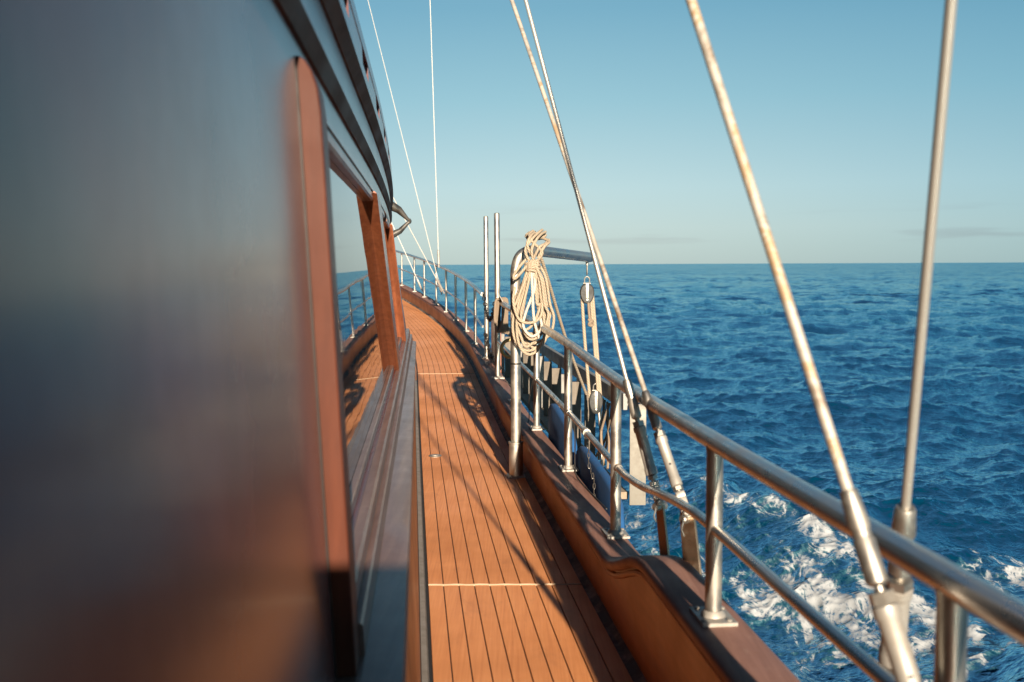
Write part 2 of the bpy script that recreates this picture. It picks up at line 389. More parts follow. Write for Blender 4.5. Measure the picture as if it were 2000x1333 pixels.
def build_sea():
    T1 = tile(2048, 117.0, 3, 2*np.pi/13, 2*np.pi/0.25, 0.108, (0.30, -0.95), 3.35)
    T2 = tile(1024, 19.0, 8, 2*np.pi/2.4, 2*np.pi/0.05, 0.021, (0.55, -0.83), 3.15, 1.2)
    az = np.concatenate([np.linspace(-180, -9, 70)[:-1], np.linspace(-9, 31, 700), np.linspace(31, 180, 60)[1:-1]])
    az = np.radians(az)
    t = np.concatenate([np.geomspace(0.00006, 0.0006, 16)[:-1], np.arange(0.0006, 0.44, 0.0005), np.geomspace(0.44, 3.0, 40)[1:]])
    d = EYE/t
    D, A = np.meshgrid(d, az, indexing='ij')
    x = D*np.sin(A); y = D*np.cos(A)
    rot = 0.31
    a = samp(T1, 117.0, x, y); b = samp(T2, 19.0, x*math.cos(rot)-y*math.sin(rot), x*math.sin(rot)+y*math.cos(rot))
    f2 = np.clip(1.5 - D/130, 0, 1)[..., None]; b = b*f2
    h = a[..., 0] + b[..., 0]; dx = -1.0*a[..., 1] - 0.75*b[..., 1]; dy = -1.0*a[..., 2] - 0.75*b[..., 2]
    # wake: a diverging crest thrown off the hull with foam between it and the side
    lat = x + 0.1*y
    wob = 0.25*np.sin(y*0.9+1.0) + 0.18*np.sin(y*2.1)
    crest = 4.25 - 0.165*(y-8.0) + wob*0.6
    crest = np.where(y < 8, 4.25 + 0.12*(8-y) + wob*0.6, crest)
    front = np.clip((14.5-y)/2.5, 0, 1)
    dd = lat-crest
    h = h + front*(0.26*np.exp(-(dd/np.where(dd > 0, 0.32, 0.75))**2) - 0.10*np.exp(-((dd+1.3)/0.7)**2))
    dxx = front*0.10*np.exp(-(dd/0.5)**2); dx = dx + dxx
    n3 = samp(T2, 19.0, x*1.7+3, y*0.8+5)[..., 0]/0.021
    n4 = samp(T1, 117.0, x*2.6+31, y*2.2+11)[..., 0]/0.108
    h = h + front*np.clip(-dd/1.0, 0, 1)*np.clip((lat-0.9)/0.5, 0, 1)*(0.007*n3 + 0.022*n4)
    inside = 1/(1+np.exp(dd/0.13))
    churn = np.exp(-((lat-2.7+0.05*(y-8))/1.45)**2)*np.clip((12.8-y)/4.5, 0, 1)
    lip = np.exp(-((dd+0.12)/0.17)**2)*np.clip((13.6-y)/2, 0, 1)*0.62*np.clip(0.75+0.3*n4, 0.2, 1.2)
    foam = front*inside*(0.27*np.clip((13.5-y)/3.0, 0, 1) + 0.38*churn) + lip*0.9
    patch = np.exp(-((lat-5.9)/0.55)**2)*np.exp(-((y-9.3)/0.9)**2)*0.62
    foam = np.clip(np.maximum(foam, patch), 0, 1)*(y > -30)
    v = np.stack([x+dx*np.clip(2-D/150, 0, 1), y+dy*np.clip(2-D/150, 0, 1), SEA_Z+h], -1)
    nr, nc = D.shape
    idx = np.arange(nr*nc).reshape(nr, nc)
    i2 = np.roll(idx, -1, axis=1)
    q = np.stack([idx[:-1], i2[:-1], i2[1:], idx[1:]], -1).reshape(-1, 4)
    me = bpy.data.meshes.new('sea')
    me.vertices.add(nr*nc); me.vertices.foreach_set('co', v.reshape(-1))
    me.loops.add(len(q)*4); me.loops.foreach_set('vertex_index', q.reshape(-1).astype(np.int32))
    me.polygons.add(len(q)); me.polygons.foreach_set('loop_start', np.arange(0, len(q)*4, 4, dtype=np.int32))
    me.polygons.foreach_set('use_smooth', np.ones(len(q), bool))
    me.update(calc_edges=True)
    at = me.attributes.new('foam', 'FLOAT', 'POINT'); at.data.foreach_set('value', foam.reshape(-1).astype(np.float32))
    k = mat('sea_water')
    geo = k.n('ShaderNodeNewGeometry')
    fa = k.n('ShaderNodeAttribute'); fa.attribute_name = 'foam'
    def pn(scale, sc, detail, rough, dist=0.0):
        mpp = k.n('ShaderNodeMapping'); mpp.inputs['Scale'].default_value = scale; k.l(geo.outputs['Position'], mpp.inputs[0])
        return k.noise(mpp.outputs[0], sc, detail, rough, dist)
    b1 = k.bump(pn((1, 1.4, 1), 0.9, 6, 0.62), 0.85, 0.12)
    b2 = k.bump(pn((1, 1.5, 1), 7.0, 5, 0.6), 0.4, 0.012, b1)
    # wave slopes too small to be geometry: tilt the normal directly (a bump would flatten out with distance)
    def slopes(scale, sc, amount):
        mpp = k.n('ShaderNodeMapping'); mpp.inputs['Scale'].default_value = scale; k.l(geo.outputs['Position'], mpp.inputs[0])
        x = k.n('ShaderNodeTexNoise'); x.inputs['Scale'].default_value = sc; x.inputs['Detail'].default_value = 5; x.inputs['Roughness'].default_value = 0.6
        k.l(mpp.outputs[0], x.inputs['Vector'])
        a_ = k.n('ShaderNodeVectorMath', operation='SUBTRACT'); k.l(x.outputs['Color'], a_.inputs[0]); a_.inputs[1].default_value = (0.5, 0.5, 0.5)
        b_ = k.n('ShaderNodeVectorMath', operation='MULTIPLY'); k.l(a_.outputs[0], b_.inputs[0]); b_.inputs[1].default_value = (amount, amount, 0)
        return b_.outputs[0]
    cd = k.n('ShaderNodeVectorMath', operation='LENGTH'); k.l(geo.outputs['Position'], cd.inputs[0])
    far = k.rng(cd.outputs['Value'], 12.0, 90.0, 0.0, 1.0)
    sl = k.n('ShaderNodeVectorMath', operation='SCALE'); sm_ = k.n('ShaderNodeVectorMath', operation='ADD'); k.l(slopes((1, 1.3, 1), 0.55, 1.8), sm_.inputs[0])
    sm2 = k.n('ShaderNodeVectorMath', operation='ADD'); k.l(slopes((1, 1.5, 1), 0.085, 1.0), sm2.inputs[0]); k.l(slopes((1, 1.5, 1), 0.014, 0.6), sm2.inputs[1]); k.l(sm2.outputs[0], sm_.inputs[1])
    k.l(sm_.outputs[0], sl.inputs[0]); k.l(far, sl.inputs[3])
    ad = k.n('ShaderNodeVectorMath', operation='ADD'); k.l(b2, ad.inputs[0]); k.l(sl.outputs[0], ad.inputs[1])
    nn = k.n('ShaderNodeVectorMath', operation='NORMALIZE'); k.l(ad.outputs[0], nn.inputs[0])
    b2 = nn.outputs[0]
    fn = pn((1.15, 0.62, 1.0), 1.9, 8, 0.60, 0.9)
    fnr = pn((1.25, 0.7, 1.0), 3.4, 6, 0.55, 1.8)
    fn2 = pn((1.4, 0.7, 1.0), 9.0, 6, 0.7, 0.5)
    fn3 = pn((1.3, 0.8, 1.0), 34.0, 5, 0.7)
    ridge = k.math('SUBTRACT', 1.0, k.math('MINIMUM', k.math('MULTIPLY', k.math('ABSOLUTE', k.math('SUBTRACT', fnr, 0.5)), 9.0), 1.0))
    blob = k.rng(fn, 0.36, 0.66)
    fsum = k.math('ADD', k.math('ADD', k.math('MULTIPLY', ridge, 0.26), k.math('MULTIPLY', blob, 0.50)), k.math('MULTIPLY', fn2, 0.34))
    fsum = k.math('ADD', fsum, k.math('MULTIPLY', k.math('SUBTRACT', fn3, 0.5), 0.42))
    edge = k.math('SUBTRACT', k.math('ADD', fsum, k.math('MULTIPLY', fa.outputs['Fac'], 0.72)), 0.93)
    fm = k.math('MULTIPLY', k.rng(edge, -0.02, 0.30, 0.0, 0.96), k.rng(fa.outputs['Fac'], 0.05, 0.2))
    soft = k.math('MULTIPLY', k.rng(edge, -0.3, 0.06), k.rng(fa.outputs['Fac'], 0.05, 0.4))
    wc = k.mix(k.rng(pn((1, 1, 1), 0.05, 3, 0.5), 0.35, 0.7), (0.0003, 0.021, 0.048), (0.0004, 0.026, 0.058))
    wc = k.mix(k.math('MULTIPLY', soft, 0.55), wc, (0.05, 0.15, 0.19))
    k.nt.nodes.remove(k.b)
    nb = k.bump(k.math('MULTIPLY', fsum, fa.outputs['Fac']), 0.22, 0.03, b2)
    fr = k.n('ShaderNodeFresnel'); fr.inputs[0].default_value = 1.333; k.l(nb, fr.inputs['Normal'])
    body = k.n('ShaderNodeBsdfDiffuse'); k.l(wc, body.inputs[0])
    gl = k.n('ShaderNodeBsdfGlossy'); gl.inputs['Roughness'].default_value = 0.09; gl.inputs['Color'].default_value = (0.52, 0.86, 1.0, 1); k.l(nb, gl.inputs['Normal'])
    ms = k.n('ShaderNodeMixShader'); k.l(k.math('MULTIPLY', fr.outputs[0], 0.72), ms.inputs[0]); k.l(body.outputs[0], ms.inputs[1]); k.l(gl.outputs[0], ms.inputs[2])
    fo = k.n('ShaderNodeBsdfDiffuse'); fo.inputs[0].default_value = (0.37, 0.39, 0.40, 1); 
    m2_ = k.n('ShaderNodeMixShader'); k.l(fm, m2_.inputs[0]); k.l(ms.outputs[0], m2_.inputs[1]); k.l(fo.outputs[0], m2_.inputs[2])
    out_ = [x for x in k.nt.nodes if x.type == 'OUTPUT_MATERIAL'][0]; k.l(m2_.outputs[0], out_.inputs[0])
    link('sea', me, k.m, kind='structure', label='deep blue rippled open sea with white bow wake')
build_sea()

# ------------------------------------------------------------------ hull, deck
hull_rows = []
for s in srange(-6, 29, 0.7):
    taper = sm(18, 29, s)
    zc = capz(s) - 0.035
    bl = -5.2 if s < 12 else -5.2 + 0.0
    o1 = P(s, 0.918, zc - 0.07); o2 = P(s, 0.93, -0.2); o3 = P(s, 0.80 - 1.2*taper, -1.0); o4 = P(s, 0.4 - 1.6*taper, -1.9)
    i4 = P(s, -4.2, -1.9); i3 = P(s, -5.0, -0.2)
    d0 = sheer(s) - 0.06
    hull_rows.append([o1, o2, o3, o4, i4, i3, P(s, -5.0, d0), P(s, 0.84, d0), P(s, 0.84, zc - 0.07)])
loft(hull_rows).build('hull', M['hull'], None, kind='structure', label='white hull side below the brown bulwark')
rows = [[P(s, 0.045, sheer(s)-0.003), P(s, 0.775, sheer(s)-0.003), P(s, 0.775, sheer(s)-0.05), P(s, 0.045, sheer(s)-0.05)] for s in srange(-5, 27.5, 0.5)]
deck = loft(rows).build('deck', M['caulk'], None, kind='structure', label='narrow teak side deck with black caulked seams')
rows = [[P(s, -4.9, sheer(s)-0.004), P(s, 0.044, sheer(s)-0.004), P(s, 0.044, sheer(s)-0.05), P(s, -4.9, sheer(s)-0.05)] for s in srange(11.2, 27.5, 0.5)]
loft(rows).build('foredeck', M['deck'], None, kind='structure')
NP, L0, PITCH = 10, 0.058, 0.0722
joints = [4.56, 12.45]
def plank(s0, s1, l0, l1):
    rws = []
    for s in srange(s0, s1, 0.4):
        z = sheer(s)
        rws.append([P(s, l0, z+0.004), P(s, l0+0.0012, z+0.0052), P(s, l1-0.0012, z+0.0052), P(s, l1, z+0.004), P(s, l1, z-0.002), P(s, l0, z-0.002)])
    return loft(rws)
for (a, b) in ((-5, joints[0]-0.006), (joints[0]+0.006, joints[1]-0.006), (joints[1]+0.006, 27.4)):
    for i in range(NP):
        l0 = L0 + i*PITCH
        plank(a, b, l0+0.0023, l0+PITCH-0.0023).build('plank', M['deck'], deck, smooth=False)
for s in joints:
    m = MB(); pts = [P(s + 0.004*math.sin(i*1.7) + 0.0015*math.sin(i*5), 0.06+0.71*i/24, sheer(s)+0.0045) for i in range(25)]
    m.tube(pts, 0.0055, 6); m.build('joint_strip', M['joint'], deck)
rows = [[P(s, 0.018, sheer(s)-0.002), P(s, 0.018, sheer(s)+0.012), P(s, 0.040, sheer(s)+0.012), P(s, 0.046, sheer(s)-0.002)] for s in srange(-5, 11.9, 0.5)]
loft(rows).build('margin_strip', M['greytrim'], deck)
rows = [[P(s, 0.776, sheer(s)-0.01), P(s, 0.776, sheer(s)+0.003), P(s, 0.795+0.004*math.sin(s*7), sheer(s)+0.006+0.004*math.sin(s*11)), P(s, 0.828, sheer(s)+0.034), P(s, 0.828, sheer(s)-0.01)] for s in srange(-5, 27.4, 0.12)]
loft(rows).build('waterway', M['gutter'], deck)

# ------------------------------------------------------------------ bulwark
bul = thing('bulwark', 'varnished brown bulwark with worn flat cap rail along the side deck', 'bulwark', (0, 0, 0))
rows = []
for s in srange(-5, 27.4, 0.15):
    z0, z1 = sheer(s)+0.005, capz(s)-0.03
    rows.append([P(s, 0.819, z0), P(s, 0.815, z0+0.03), P(s, 0.797, z1), P(s, 0.835, z1), P(s, 0.835, z0)])
loft(rows).build('inner_face', M['bulwark'], bul)
rows = []
for s in srange(-5, 27.4, 0.08):
    z = capz(s); w0, w1 = 0.772, 0.935
    rows.append([P(s, w0+0.004, z-0.042), P(s, w0-0.004, z-0.030), P(s, w0-0.004, z-0.010), P(s, w0+0.004, z-0.002), P(s, w0+0.02, z+0.002),
                 P(s, w1-0.02, z+0.002), P(s, w1-0.004, z-0.002), P(s, w1+0.002, z-0.010), P(s, w1+0.002, z-0.030), P(s, w1-0.004, z-0.042)])
loft(rows).build('cap_rail', M['cap'], bul, angle=60)
# half-round bead under the cap on the inner face
m = MB(); m.tube([P(s, 0.795, capz(s)-0.062) for s in srange(-5, 27, 0.12)], 0.012, 8); m.build('bead', M['bulwark'], bul)
rows = [[P(s, 0.925, 0.02), P(s, 0.925, 0.07), P(s, 1.0, 0.06), P(s, 1.0, 0.01)] for s in srange(5.0, 12.4, 0.5)]
loft(rows).build('rubbing_strake', M['hull'], bul)

# ------------------------------------------------------------------ railings
def plate(parent, base, w, d, t, matl, bolts=True):
    m = MB(); m.box(base + Vector((0, 0, t/2)), (w, d, t), Matrix.Rotation(0.1, 3, 'Z'))
    if bolts:
        for a in (-1, 1):
            for b in (-1, 1):
                p = base + Vector((a*w*0.36, b*d*0.36, 0)); m.tube([p+Vector((0,0,t)), p+Vector((0,0,t+0.004)), p+Vector((0,0,t+0.006))], [0.008, 0.008, 0.004], 8)
    m.tube([base+Vector((0,0,t)), base+Vector((0,0,t+0.006)), base+Vector((0,0,t+0.016))], [0.036, 0.034, 0.025], 18, caps=False)
    return m.build('base_plate', matl, parent, angle=30)
rail = thing('railing', 'polished steel side railing running from the gate past the shrouds to the camera', 'railing', P(4, 0.86, 0.3))
inv = Matrix.Translation(-rail.location)
def par(o, root):      # keep world geometry while the root empty stands at the thing's base
    o.matrix_parent_inverse = Matrix.Translation(-root.location); return o
topline = [(-5, .84, 1.0), (-1.5, .842, 1.0), (1.53, .844, 1.0), (2.77, .847, 1.0), (4.34, .890, 0.995), (5.76, .902, 1.04), (7.2, .898, 1.07), (8.6, .88, 1.10), (10.1, .865, 1.135)]
midline = [(-5, .84, .75), (-1.5, .842, .75), (1.5, .844, .75), (2.77, .847, .752), (3.1, .852, .735), (3.42, .868, .695), (3.79, .885, .640), (4.05, .892, .615), (4.34, .896, .607), (5.76, .902, .64), (7.2, .898, .665), (8.6, .88, .695), (10.1, .865, .73)]
m = MB(); m.tube([P(*p) for p in catmull([Vector(q) for q in topline], 10)], 0.0265, 24); par(m.build('top_rail', M['steel'], rail), rail)
m = MB(); m.tube([P(*p) for p in catmull([Vector(q) for q in midline], 8)], 0.0155, 16); par(m.build('mid_rail', M['steel'], rail), rail)
def interp(line, s):
    for a, b in zip(line, line[1:]):
        if a[0] <= s <= b[0]:
            t = (s-a[0])/(b[0]-a[0]); return [a[i]+(b[i]-a[i])*t for i in range(3)]
for s in (-3.2, -0.9, 1.53, 2.77, 4.34, 5.76, 7.2, 8.6):
    lt = interp(topline, s); b = P(s, lt[1], capz(s)+0.002); t = P(s, lt[1], lt[2]-0.012)
    m = MB(); m.tube([b, b.lerp(t, 0.5), t-Vector((0,0,0.02)), t], [0.0235, 0.0235, 0.0235, 0.026], 22)
    st = par(m.build('stanchion', M['steel2'], rail), rail)
    pm = plate(st, b, 0.10, 0.14, 0.010, M['galv'])
    if s in (4.34, 5.76, 7.2):          # weld collars where the mid rail meets the post
        mp_ = interp(midline, s); c = P(s, mp_[1], mp_[2]); m = MB()
        dirv = (P(s+0.1, mp_[1], mp_[2]) - c).normalized()
        m.tube([c-dirv*0.045, c-dirv*0.03, c+dirv*0.03, c+dirv*0.045], [0.016, 0.0195, 0.0195, 0.016], 14)
        m.build('collar', M['steel2'], st)
def clamp_on(s):
    c = interp(midline, s); p = P(*c); dirv = (P(s+0.1, c[1], c[2]) - p).normalized(); m = MB()
    m.tube([p-dirv*0.03, p+dirv*0.03], 0.021, 14); m.box(p+Vector((0.0, 0, -0.024)), (0.02, 0.04, 0.02))
    par(m.build('clamp', M['galv'], rail), rail)
clamp_on(5.15)
fr = thing('railing', 'tall steel bow railing curving left around the foredeck beyond the gate', 'railing', P(12, 0.83, sheer(12)+0.3))
ss = [11.7, 13.1, 14.6, 16.1, 17.4, 18.7, 20.2, 21.4, 22.9, 24.4, 25.9]
m = MB(); m.tube([P(s, 0.83, capz(s)+0.75) for s in srange(11.75, 27.2, 0.3)], 0.024, 14); par(m.build('top_rail', M['steel'], fr), fr)
m = MB(); m.tube([P(s, 0.83, capz(s)+0.37) for s in srange(11.75, 27.2, 0.3)], 0.014, 10); par(m.build('mid_rail', M['steel'], fr), fr)
for s in ss[1:]:
    b = P(s, 0.83, capz(s)); t = P(s, 0.83, capz(s)+0.74)
    m = MB(); m.tube([b, t], 0.0195, 12); st = par(m.build('stanchion', M['steel2'], fr), fr)
    plate(st, b, 0.09, 0.12, 0.010, M['galv'], False)
def gate_post(s, lat, ztop, r, label):
    b = P(s, lat, capz(s)); g = thing('gate_post', label, 'post', b)
    m = MB(); L = ztop - b.z
    m.tube([Vector((0,0,0)), Vector((0.003,0,L*0.5)), Vector((0,0,L-0.012)), Vector((0,0,L-0.003)), Vector((0,0,L))], [r, r, r, r*0.8, r*0.3], 18)
    m.build('pole', M['steel2'], g)
    plate(g, Vector((0, 0, 0)), 0.13, 0.13, 0.012, M['galv'])
    return g
g1 = gate_post(10.1, 0.862, 2.02, 0.029, 'right-hand and taller of the two tall steel gate posts beside the rope coil')
g2 = gate_post(11.7, 0.870, 2.065, 0.0285, 'left-hand of the two tall steel gate posts where the bow railing ends')
def chain(a, b, sag, name, label, n=26):
    m = MB()
    for i in range(n):
        t0 = (i+0.5)/n
        def q(t): return Vector(a).lerp(Vector(b), t) - Vector((0, 0, sag*4*t*(1-t)))
        c = q(t0); d = (q(t0+0.01)-q(t0-0.01)).normalized(); L = (Vector(a)-Vector(b)).length/n*0.78
        side = Vector((0, 0, 1)).cross(d).normalized() if i % 2 else d.cross(Vector((0,0,1)).cross(d)).normalized()
        pts = [c + d*L*math.cos(2*math.pi*k/10) + side*L*0.42*math.sin(2*math.pi*k/10) for k in range(10)]
        m.tube(pts, 0.006, 6, closed=True)
    o = m.build(name, M['black'], None); tag(o, label, 'chain', 'safety chains across the gate opening'); return o
chain(P(11.7, .84, 1.16), P(10.1, .84, 1.12), 0.24, 'chain', 'upper dark chain sagging across the gate opening between the two tall posts')
chain(P(11.7, .85, 0.72), P(10.1, .90, 0.45), 0.12, 'chain', 'lower dark chain hanging down across the gate opening between the two tall posts')

# ------------------------------------------------------------------ cabin
def LW(s, z): return 0.19 + (z-0.65)*(0.045 + 0.0020*max(s-4.0, 0.0)**2)
def W(s, z, off=0.0): return Vector((-LW(s, z) - 0.0873*s + off, s, z))
cab = thing('cabin', 'glossy mahogany deckhouse side filling the left, with raked windows and an overhanging roof', 'deckhouse', (-0.3, 0, 0))
def wbox(name, s0, s1, z0, z1, off=0.0, th=0.05, matl='cabin', r0=0.0, r1=0.0, bevel=0.0, parent=cab, off1=None, step=0.5):
    """box on the cabin side from s0 to s1 (raked: shifted by r0/r1 at the top), z0 to z1, face proud by off"""
    rws = []; off1 = off if off1 is None else off1
    N = max(2, int((s1-s0)/step)+1)
    for i in range(N):
        u = i/(N-1); sa = s0+(s1-s0)*u; sb = sa + r0+(r1-r0)*u
        bv = bevel
        A, B = W(sa, z0, off), W(sb, z1, off1)
        A2, B2 = W(sa, z0, off-th), W(sb, z1, off1-th)
        rws.append([A2, A + Vector((-bv, 0, 0)), A + Vector((0, 0, bv)), B - Vector((0, 0, bv)), B + Vector((-bv, 0, 0)), B2] if bv else [A2, A, B, B2])
    o = loft(rws).build(name, M[matl], parent, angle=28); o.matrix_parent_inverse = Matrix.Translation(-cab.location); return o
WZ0, WZ1 = 0.80, 1.86
SF = 11.1
wbox('wall', -5, 2.42, 0.62, 1.96)
wbox('wall', 9.5, SF, WZ0, WZ1)                                     # blank near panel
wbox('wall', 2.42, SF, 0.62, WZ0)                                      # below the windows
wbox('wall', 2.42, SF, WZ1, 1.96)                                      # above them
def window(s0, s1, rk0, rk1, last=False):
    fr_ = wbox('window', s0-0.08, s0, WZ0, WZ1, 0.0, 0.05, 'trim', rk0, rk0)           # aft post
    for o in ():
        pass
    def sub(*a, **k):
        return wbox(*a, parent=fr_, **k)
    g = wbox('pane', s0, s1, WZ0, WZ1, -0.035, 0.008, 'glass', rk0, rk1, parent=fr_, step=0.4)
    a = wbox('top_moulding', s0, s1, WZ1-0.045, WZ1, -0.004, 0.03, 'trim', 0, 0, 0.008, parent=fr_)
    b = wbox('inner_sill', s0, s1, WZ0, WZ0+0.035, -0.012, 0.022, 'ledge', 0, 0, 0.004, parent=fr_)
    for o in (g, a, b): o.matrix_parent_inverse = Matrix.Identity(4)
    return fr_
w1 = window(2.50, 6.75, 0.0, -1.8)
wbox('mullion', 6.70, 6.95, WZ0-0.03, WZ1, 0.018, 0.055, 'trim', -1.8, -1.8, 0.012)
wbox('mullion', 7.15, 7.33, WZ0-0.02, WZ1, 0.012, 0.055, 'trim', -1.8, -1.8, 0.012)
w2 = window(7.33, 9.3, -1.8, -0.5)
wbox('mullion', 9.25, 9.65, WZ0-0.03, WZ1, 0.022, 0.065, 'trim', -0.5, -0.5, 0.012)
wbox('added_shade_block', -5, -1.5, 0.0, 1.97, 0.52, 0.5, 'cabin')  # unseen block added behind the camera to shade the post foot and ledge
wbox('added_shade_block', -5, -1.5, 1.972, 2.60, 0.200, 0.3, 'cabin', off1=0.135)  # added upper part, tapered to keep the sun off the near wall
# heavy proud post before the first window (its aft edge catches the sun), rounded on top
rws = []
for i, z in enumerate([0.66, 0.9, 1.2, 1.5, 1.72, 1.80, 1.845, 1.88, 1.90, 1.908]):
    o_ = 0.042 if z <= 1.80 else 0.042*math.sqrt(max(0.0, 1-((z-1.80)/0.109)**2))
    s0, s1 = 1.98, 2.10
    o_ = max(o_, 0.002)
    rws.append([W(s0, z, -0.01), W(s0, z, o_-0.003), W(s0+0.003, z, o_), W(s1-0.004, z, o_), W(s1, z, o_-0.004), W(s1, z, -0.01)])
o = loft(rws).build('post', M['postwood'], cab, angle=22); par(o, cab)
wbox('post_shade_strip', 1.962, 1.979, 0.66, 1.895, 0.002, 0.01, 'black')  # black strip painted in as the shadowed recess beside the post
wbox('lower_panel', 2.10, SF, 0.652, WZ0-0.072, 0.052, 0.06, 'ledge', 0, 0, 0.006)
# sill board, ledge and lower side
wbox('sill', 2.10, SF, WZ0-0.065, WZ0-0.008, 0.034, 0.05, 'ledge', 0, 0, 0.008)
rws = [[W(s, 0.60, 0.0), Vector((-0.042-0.006*s-0.0873*s, s, 0.60)), Vector((-0.036-0.006*s-0.0873*s, s, 0.612)), Vector((-0.036-0.006*s-0.0873*s, s, 0.635)), Vector((-0.044-0.006*s-0.0873*s, s, 0.646)), W(s, 0.655, 0.0)] for s in srange(-5, SF+0.05, 0.4)]
par(loft(rws).build('ledge', M['ledge'], cab, angle=50), cab)
rws = [[P(s, 0.016, sheer(s)), Vector((-0.056-0.006*s-0.0873*s, s, 0.598)), W(s, 0.598, -0.02), W(s, 0.0, -0.05)] for s in srange(-5, SF, 0.4)]
par(loft(rws).build('lower_side', M['bulwark'], cab), cab)
# eaves: stepped mouldings, fascia, slotted toe rail
rws = [[W(s, 1.945, -0.02), W(s, 1.945, 0.008), W(s, 1.985, 0.028), W(s, 1.985, -0.02)] for s in srange(-5, SF+0.1, 0.4)]
par(loft(rws).build('eave_moulding', M['mould'], cab, angle=20), cab)
wbox('fascia', -5, SF+0.1, 1.986, 2.10, 0.024, 0.06, 'cabin')
rws = [[W(s, 2.101, -0.02), W(s, 2.101, 0.030), W(s, 2.135, 0.058), W(s, 2.135, -0.02)] for s in srange(-5, SF+0.12, 0.4)]
par(loft(rws).build('eave_moulding', M['mould'], cab, angle=20), cab)
wbox('toe_rail', -5, SF+0.12, 2.136, 2.178, 0.058, 0.04, 'cabin')
wbox('toe_rail', -5, SF+0.12, 2.250, 2.300, 0.058, 0.04, 'cabin')
s = -5.0
while s < SF:
    e = min(s+0.62, SF+0.12); wbox('toe_rail', s, e, 2.178, 2.250, 0.056, 0.036, 'cabin'); s += 0.98
wbox('slot_backing', -5, SF, 2.16, 2.27, 0.012, 0.01, 'mould')
rws = [[W(s, 2.13, 0.02), W(s, 2.16, 0.02), Vector((-3.8, s, 2.26)), Vector((-3.8, s, 2.2))] for s in (-5, SF+0.05)]
par(loft(rws).build('roof', M['hull'], cab), cab)
fw = W(SF, 1.95, -0.03); fb = W(SF, 0.0, -0.03)
m = MB(); m.add([fb, fw, Vector((-3.8, SF-0.1, 1.95)), Vector((-3.8, SF-0.1, 0.0)), fb+Vector((0,-.05,0)), fw+Vector((0,-.05,0)), Vector((-3.8, SF-0.15, 1.95)), Vector((-3.8, SF-0.15, 0.0))],
    [(0,1,2,3),(4,7,6,5),(0,4,5,1),(3,2,6,7),(1,5,6,2),(0,3,7,4)])
par(m.build('front_wall', M['cabin'], cab, smooth=False), cab)
rws = [[W(s, 0.1, -0.14), W(s, 1.94, -0.14), W(s, 1.94, -0.3), W(s, 0.1, -0.3)] for s in (-5, 0, 4, 8, SF-0.2)]
par(loft(rws).build('inner_bulkhead', M['mould'], cab), cab)
# V-shaped steel bracket off the cabin's forward corner
br = thing('bracket', 'dark steel V-shaped bracket sticking out from the forward roof corner of the deckhouse', 'bracket', (-1.34, 11.1, 2.0))
tip = Vector((-1.125, 11.15, 1.985))
for a, r_ in ((Vector((-1.36, 11.08, 2.17)), 0.055), (Vector((-1.345, 11.08, 1.82)), 0.042)):
    m = MB(); m.tube([a, a.lerp(tip, .4)+Vector((0.02, 0, 0.01 if a.z > 2 else -0.01)), a.lerp(tip, .85), tip], [r_, r_*.75, 0.02, 0.016], 12); par(m.build('arm', M['darksteel'], br), br)
m = MB(); m.tube([tip+Vector((-.02,0,0)), tip, tip+Vector((.012,0,0))], [0.02, 0.03, 0.012], 12); par(m.build('knuckle', M['darksteel'], br), br)

# ------------------------------------------------------------------ davit with rope coil and tackle
pb = Vector((0.025, 6.96, 0.0))
dav = thing('davit', 'thick steel davit post bent over at the top, standing on deck inside the bulwark', 'davit', pb)
arm_end = Vector((0.63, 8.05, 1.555)); bend = Vector((0.115, 7.0, 1.585))
arc = catmull([pb+Vector((0.0,0,1.36)), pb+Vector((0.004,0.005,1.47)), Vector((0.058, 6.97, 1.555)), Vector((0.12, 7.02, 1.592)), Vector((0.20, 7.17, 1.595))], 8)
m = MB(); m.tube([pb+Vector((0,0,0.2)), pb+Vector((0,0,0.8))] + arc, [0.0355]*2 + [0.0355+0.004*k_/(len(arc)-1) for k_ in range(len(arc))], 26, caps=False); par(m.build('post', M['steel2'], dav), dav)
m = MB(); a0 = arc[-1]; ad = (arm_end-a0).normalized()
m.tube([a0, arm_end, arm_end+ad*0.018, arm_end+ad*0.03, arm_end+ad*0.035], [0.0395, 0.0395, 0.036, 0.022, 0.004], 26); par(m.build('arm', M['steel'], dav), dav)
m = MB(); m.tube([pb+Vector((0,0,0.012)), pb+Vector((0,0,0.235)), pb+Vector((0,0,0.25)), pb+Vector((0,0,0.25))], [0.0495, 0.0495, 0.0475, 0.036], 26, caps=False)
m.tube([pb+Vector((0,0,0.236)), pb+Vector((0,0,0.238)), pb+Vector((0,0,0.252)), pb+Vector((0,0,0.254))], [0.0495, 0.053, 0.053, 0.0495], 26, caps=False)
par(m.build('sleeve', M['steel2'], dav), dav)
o = plate(dav, pb+Vector((0, 0, 0.004)), 0.12, 0.12, 0.009, M['galv']); par(o, dav)
m = MB(); m.tube([pb+Vector((0,0,0.80)), pb+Vector((0,0,0.812))], 0.0362, 22, caps=False); par(m.build('band', M['black'], dav), dav)
m = MB(); n_ = 26; ring = [[], [], []]
for k_ in range(n_):
    a_ = 2*math.pi*k_/n_; rr_ = 0.088 + 0.012*math.sin(3*a_+1) + 0.008*math.sin(7*a_)
    for q_, (f_, z_) in enumerate(((1.0, 0.0052), (0.9, 0.0075), (0.3, 0.009))): ring[q_].append(pb + Vector((rr_*f_*math.cos(a_)*0.9, rr_*f_*math.sin(a_)*1.1, z_)))
m = loft(ring); par(m.build('sealant', M['crust'], dav), dav)
